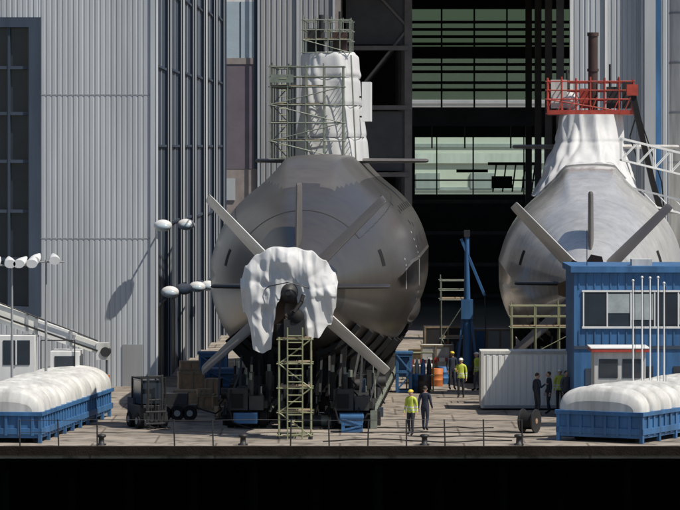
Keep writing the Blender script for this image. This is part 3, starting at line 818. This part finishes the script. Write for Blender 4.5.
def drum(x,y,m,h=.88,r=.29,name="oil_drum"):
    mb=MB()
    prof=[(0,r),(.02,r+.01),(h*.33,r),(h*.35,r+.015),(h*.37,r),(h*.66,r),(h*.68,r+.015),(h*.7,r),(h-.02,r+.01),(h,r-.01)]
    mb.loft([[(math.cos(2*math.pi*i/20)*q,math.sin(2*math.pi*i/20)*q,z) for i in range(20)] for z,q in prof],m)
    mb.obj(name,loc=(x,y,0))
for px,fy,m in((443,384,M_blue),(437,386,M_orange),(468,383,M_dark),(428,378,M_white),(500,384,M_red),(418,392,M_blue),(424,393,M_dark)): drum(WX(px,GD(fy)),GD(fy),m)
def bottle_rack(x,y):
    mb=MB()
    for i in range(4):
        for j in range(2):
            c=(-.45+i*.3,j*.3)
            mb.loft([[(c[0]+math.cos(2*math.pi*k/12)*q,c[1]+math.sin(2*math.pi*k/12)*q,z) for k in range(12)] for z,q in((.1,.11),(1.3,.11),(1.45,.06),(1.6,.04))],[M_red,M_galv,M_blue,M_dark][i])
    for xx in(-.65,.65):
        for yy in(-.18,.48): mb.tube((xx,yy,0),(xx,yy,1.9),.03,M_yel,n=6)
    for z in(.08,.8,1.9):
        mb.tube((-.65,-.18,z),(.65,-.18,z),.03,M_yel,n=6); mb.tube((-.65,.48,z),(.65,.48,z),.03,M_yel,n=6)
    mb.obj("gas_bottle_rack",loc=(x,y,0))
bottle_rack(WX(420,184),184); bottle_rack(WX(455,200),200)
for px,fy in ((420,380),(445,378)):
    d=GD(fy); mb=MB()
    for xx in(-.9,.9): mb.tube((xx,0,0),(xx,0,1.1),.025,M_galv,n=6); mb.box(xx-.03,xx+.03,-.3,.3,0,.05,M_dark)
    for q in range(6): mb.box(-.9+q*.3,-.6+q*.3,-.02,.02,.85,1.05,M_red if q%2 else M_white)
    mb.tube((-.9,0,.45),(.9,0,.45),.02,M_galv,n=6)
    mb.obj("site_barrier",loc=(WX(px,d),d,0),rot=random.uniform(-.3,.3))
mb=MB()
mb.box(-.6,.6,-.5,.5,0,.3,M_blue); mb.tube((0,0,.3),(0,0,7.4),.24,M_blue,r1=.11,n=12)
for s in(-1,1): mb.beam((s*.55,0,.3),(s*.1,0,4.2),.12,.12,M_blue)
mb.beam((-.3,0,7.3),(.9,-.2,4.4),.1,.13,M_blue); mb.box(-.3,.3,-.25,.25,3.2,4.2,M_blue); mb.box(-.15,.15,-.15,.15,7.4,7.75,M_dark)
mb.path([(.9,-.2,4.4),(.95,-.2,2.5),(.8,-.3,1)],.03,M_dark)
mb.obj("pillar_jib_crane",loc=(WX(467,192),192,0))
for px,d,w,h,m in((436,195,1.6,1.7,M_offw),(492,188,1.2,1.4,M_orange),(448,205,2.6,2.2,M_dark),(500,200,1.5,2.3,M_clad2),(425,200,1.8,1.2,M_plank),(475,206,1.4,2.0,M_blue),(415,190,.8,.9,M_offw)):
    crate(WX(px,d),d,0,w,1.0,h,random.uniform(-.3,.3),m,"equipment_case")
mb=MB()
for yy in(-.3,.3): mb.tube((0,yy-.03,.5),(0,yy+.03,.5),.5,M_dark,n=24); mb.tube((0,yy-.04,.5),(0,yy+.04,.5),.12,M_wood,n=12)
mb.tube((0,-.27,.5),(0,.27,.5),.36,M_black,n=24)
mb.obj("cable_reel",loc=(WX(530,157),157.5,0),rot=1.1)
# access gangway
mb=MB()
ya=200; A=Vector((WX(622,ya),ya,WZ(160,ya))); Bp=Vector((24,ya+1,WZ(182,ya)-1))
for dz,dy in((0,0),(1.15,0),(0,1.1),(1.15,1.1)):
    mb.beam(A+Vector((0,dy,dz)),Bp+Vector((0,dy,dz)),.1,.1,M_white)
nn_=10
for i in range(nn_+1):
    p=A.lerp(Bp,i/nn_)
    for dy in(0,1.1): 
        mb.tube(p+Vector((0,dy,0)),p+Vector((0,dy,1.15)),.035,M_white,n=6)
        if i<nn_: mb.tube(p+Vector((0,dy,0)),A.lerp(Bp,(i+1)/nn_)+Vector((0,dy,1.15)),.03,M_white,n=6)
mb.beam(A+Vector((0,.55,0)),Bp+Vector((0,.55,0)),1.0,.06,M_galv)
A2=A+Vector((.2,.5,-1.4));B2=Bp+Vector((0,.5,-1.4)); mb.beam(A2,B2,.1,.1,M_white); mb.beam(A2+Vector((0,0,-.7)),B2+Vector((0,0,-.7)),.1,.1,M_white)
for i in range(nn_): mb.tube(A2.lerp(B2,i/nn_),A2.lerp(B2,(i+1)/nn_)+Vector((0,0,-.7)),.03,M_white,n=6)
for x in (22,24):
    for y_ in(ya,ya+1.1): mb.tube((x,y_+.5,0),(x,y_+.5,11.5),.09,M_white)
mb.obj("access_gangway")
mb=MB(); d=204
pts=[(WX(632,d),d,WZ(90,d)),(WX(640,d),d,WZ(128,d)),(WX(652,d),d,WZ(180,d)),(WX(666,d),d,WZ(230,d)),(WX(678,d),d,WZ(262,d))]
for a,b_ in zip(pts[:-1],pts[1:]): mb.beam(a,b_,.3,.4,M_black)
mb.box(pts[-1][0]-.5,pts[-1][0]+.5,d-.5,d+.5,0,pts[-1][2]+.3,M_dark); mb.box(pts[0][0]-.3,pts[0][0]+.3,d-.3,d+.3,pts[0][2]-.3,pts[0][2]+.3,M_red)
mb.path([pts[0],(pts[0][0]+.6,d,pts[0][2]-2),(pts[0][0]+1.6,d-.2,pts[0][2]-5),pts[3]],.04,M_black)
mb.obj("loading_crane")
mb=MB()
for s in range(4):
    x=random.uniform(-6,3);y=153+s*2.3;pts=[]
    for i in range(36): x+=.22; pts.append((x,y+1.6*noise.noise(Vector((x*.35,s*5,0)))+.3*noise.noise(Vector((x*1.5,s,3))),.03))
    mb.path(pts,.025,M_black,n=5)
mb.obj("ground_hoses")

# ---------------------------------------------------------------- people
def person(x,y,rot,top,legs,helmet=None,stride=.0,arm=0.0,h=1.78,lean=0.0):
    root=empty("person",(x,y,0),rot); root.scale=(h/1.78,)*3
    V=[];E=[];Rr=[]
    def n_(p,r,par=None,r2=None):
        V.append(p);Rr.append((r,r2 or r)); 
        if par is not None:E.append((par,len(V)-1))
        return len(V)-1
    pel=n_((0,0,.96),.15,None,.115)
    sp=n_((0,.01+lean*.3,1.14),.14,pel,.105); ch=n_((0,.0+lean*.7,1.34),.17,sp,.12); nb=n_((0,lean,1.48),.085,ch); nk=n_((0,.015+lean,1.56),.055,nb)
    hands=[]
    for s in(-1,1):
        sh=n_((s*.185,lean,1.43),.075,nb); 
        sw=stride*.5*s
        if arm>0 and s==1: el=n_((s*.24,.02+lean,1.17),.052,sh); wr=n_((s*.2,.26+lean,1.2+arm*.1),.036,el); pm=n_((s*.19,.34+lean,1.22+arm*.1),.036,wr,.025); dr=Vector((-.1*s,.95,.1))
        else: el=n_((s*.235,-.03+lean+sw*.3,1.15),.052,sh); wr=n_((s*.25,.05+lean+sw,.92),.036,el); pm=n_((s*.25,.07+lean+sw,.84),.036,wr,.025); dr=Vector((0,.15,-1))
        hands.append((Vector(V[pm]),dr.normalized(),s))
        sl=stride*s
        hp=n_((s*.095,0,.9),.1,pel); kn=n_((s*.105,.04-sl*.3,.5),.068,hp); an=n_((s*.11,-.02-sl*.75,.1+ (.05 if sl>0 else 0)),.048,kn); to=n_((s*.125,.15-sl*.75,.045),.042,an)
    me=bpy.data.meshes.new("body"); me.from_pydata(V,E,[]); me.update()
    o=bpy.data.objects.new("body_tmp",me); bpy.context.scene.collection.objects.link(o)
    o.modifiers.new("sk",'SKIN')
    if not me.skin_vertices: 
        bpy.context.view_layer.objects.active=o; bpy.ops.mesh.customdata_skin_add()
    for i,sv in enumerate(me.skin_vertices[0].data): sv.radius=Rr[i]; sv.use_root=(i==0)
    ss=o.modifiers.new("ss",'SUBSURF'); ss.levels=2; ss.render_levels=2
    dg=bpy.context.evaluated_depsgraph_get(); m2=bpy.data.meshes.new_from_object(o.evaluated_get(dg))
    bpy.data.objects.remove(o)
    m2.materials.clear()
    for m in(top,legs,M_skin,M_black,M_lamp): m2.materials.append(m)
    for p in m2.polygons:
        c=p.center; p.use_smooth=True
        hd=min((c-hv[0]).length for hv in hands)
        if hd<.075: k=2
        elif c.z>1.53:k=2
        elif c.z<.13:k=3
        elif c.z<.9 and abs(c.x)<.2:k=1
        else:k=0
        if top==M_hi and k==0 and (abs(c.z-1.12)<.025 or abs(c.z-1.0)<.02): k=4
        p.material_index=k
    b_=bpy.data.objects.new("body",m2); bpy.context.scene.collection.objects.link(b_); b_.parent=root
    mb=MB(); hc=(0,.03+lean,1.665)
    def hf(p):
        q=Vector(p)
        if q.z<-.2: q.x*=1-.25*(-q.z-.2); 
        if q.y>.3 and abs(q.x)<.28 and -.35<q.z<.15: q.y+=.16*(1-abs(q.x)/.28)
        if q.y>.5 and .1<q.z<.35 and abs(q.x)>.2: q.y-=.06
        return q
    mb.ell(hc,(.078,.098,.118),M_skin,n=24,k=16,fn=hf)
    for s in(-1,1):
        mb.ell((s*.08,.02+lean,1.66),(.014,.022,.032),M_skin,n=8,k=6)
        mb.ell((s*.03,.118+lean,1.678),(.011,.008,.007),M_black,n=8,k=5)
    mb.ell((0,.118+lean,1.612),(.024,.008,.006),M_brown,n=8,k=5)
    if helmet:
        mb.ell((0,.02+lean,1.715),(.105,.125,.085),helmet,n=20,k=10,fn=lambda p:Vector((p.x,p.y,max(p.z,-.15)))); mb.ell((0,.07+lean,1.708),(.1,.125,.012),helmet,n=16,k=5)
    else:
        mb.ell((0,.008+lean,1.695),(.086,.1,.1),M_hair,n=20,k=12,fn=lambda p:Vector((p.x,p.y if p.z>.25 or p.y<.2 else .2,max(p.z,-.45))))
    mb.obj("head",root)
    mb=MB()
    for pc,dr,s in hands:
        side=Vector((0,1,0)) if abs(dr.z)>.7 else Vector((1,0,0)); inn=Vector((-s,0,0)) if abs(dr.z)>.7 else Vector((0,0,-1))
        for i,l in enumerate((.07,.08,.075,.06)):
            p0=pc+dr*.02+side*(.03-.02*i)
            p1=p0+dr*l*.55; p2=p1+(dr*.8+inn*.6).normalized()*l*.35; p3=p2+(dr*.4+inn*.9).normalized()*l*.25
            mb.tube(p0,p1,.0095,M_skin,n=8);mb.tube(p1,p2,.009,M_skin,r1=.0085,n=8);mb.tube(p2,p3,.0085,M_skin,r1=.006,n=8)
        t0=pc-dr*.02+side*.028; t1=t0+(side*.7+dr*.7).normalized()*.035; mb.tube(t0,t1,.011,M_skin,n=8); mb.tube(t1,t1+(dr+inn*.3).normalized()*.03,.01,M_skin,r1=.007,n=8)
    mb.obj("fingers",root)
R=math.radians
for px,fy,rot,top,legs,hel,st_,arm in (
    (411,435.5,R(150),M_hi,M_jean,M_helmy,.12,0),
    (425,431,R(-20),M_navy,M_navy,None,.22,0),
    (461,398,R(170),M_hi,M_jean,M_helm,0,1),
    (477,391,R(60),M_hi,M_grey,M_helm,.1,0),
    (452,390,R(200),M_navy,M_jean,M_helmy,.05,0),
    (537,415.5,R(-60),M_navy,M_jean,None,0,1),
    (549,414,R(100),M_navy,M_navy,None,.08,0),
    (560,411,R(180),M_hi,M_jean,M_helm,0,0),
    (566,413,R(-150),M_grey,M_jean,None,.1,0)):
    d=GD(fy); person(WX(px,d),d,rot,top,legs,hel,st_,arm,1.9)

# ---------------------------------------------------------------- light and camera
S=Vector((.48,-.27,.80)).normalized()
el=math.asin(S.z); az=math.atan2(S.x,S.y)
w=bpy.data.worlds.new("World"); bpy.context.scene.world=w; w.use_nodes=True
nt=w.node_tree; sk=nt.nodes.new("ShaderNodeTexSky"); sk.sky_type='NISHITA'; sk.sun_disc=False; sk.sun_elevation=el; sk.sun_rotation=az
bg=nt.nodes["Background"]; bg.inputs["Strength"].default_value=.09; nt.links.new(sk.outputs[0],bg.inputs[0])
l=bpy.data.lights.new("sun",'SUN'); l.energy=4.9; l.angle=R(.5); l.color=(1,.93,.82)
lo=bpy.data.objects.new("sun",l); bpy.context.scene.collection.objects.link(lo); lo.rotation_euler=(-S).to_track_quat('-Z','Y').to_euler(); lo.location=(60,-40,80)
cam=bpy.data.cameras.new("camera"); cam.lens=F/680*36; cam.sensor_width=36; cam.shift_y=-108/680; cam.clip_start=1; cam.clip_end=6000
co=bpy.data.objects.new("camera",cam); bpy.context.scene.collection.objects.link(co); co.location=(0,0,CH); co.rotation_euler=(math.pi/2,0,0)
sc=bpy.context.scene; sc.camera=co
sc.view_settings.view_transform='Standard'; sc.view_settings.look='None'; sc.view_settings.exposure=0
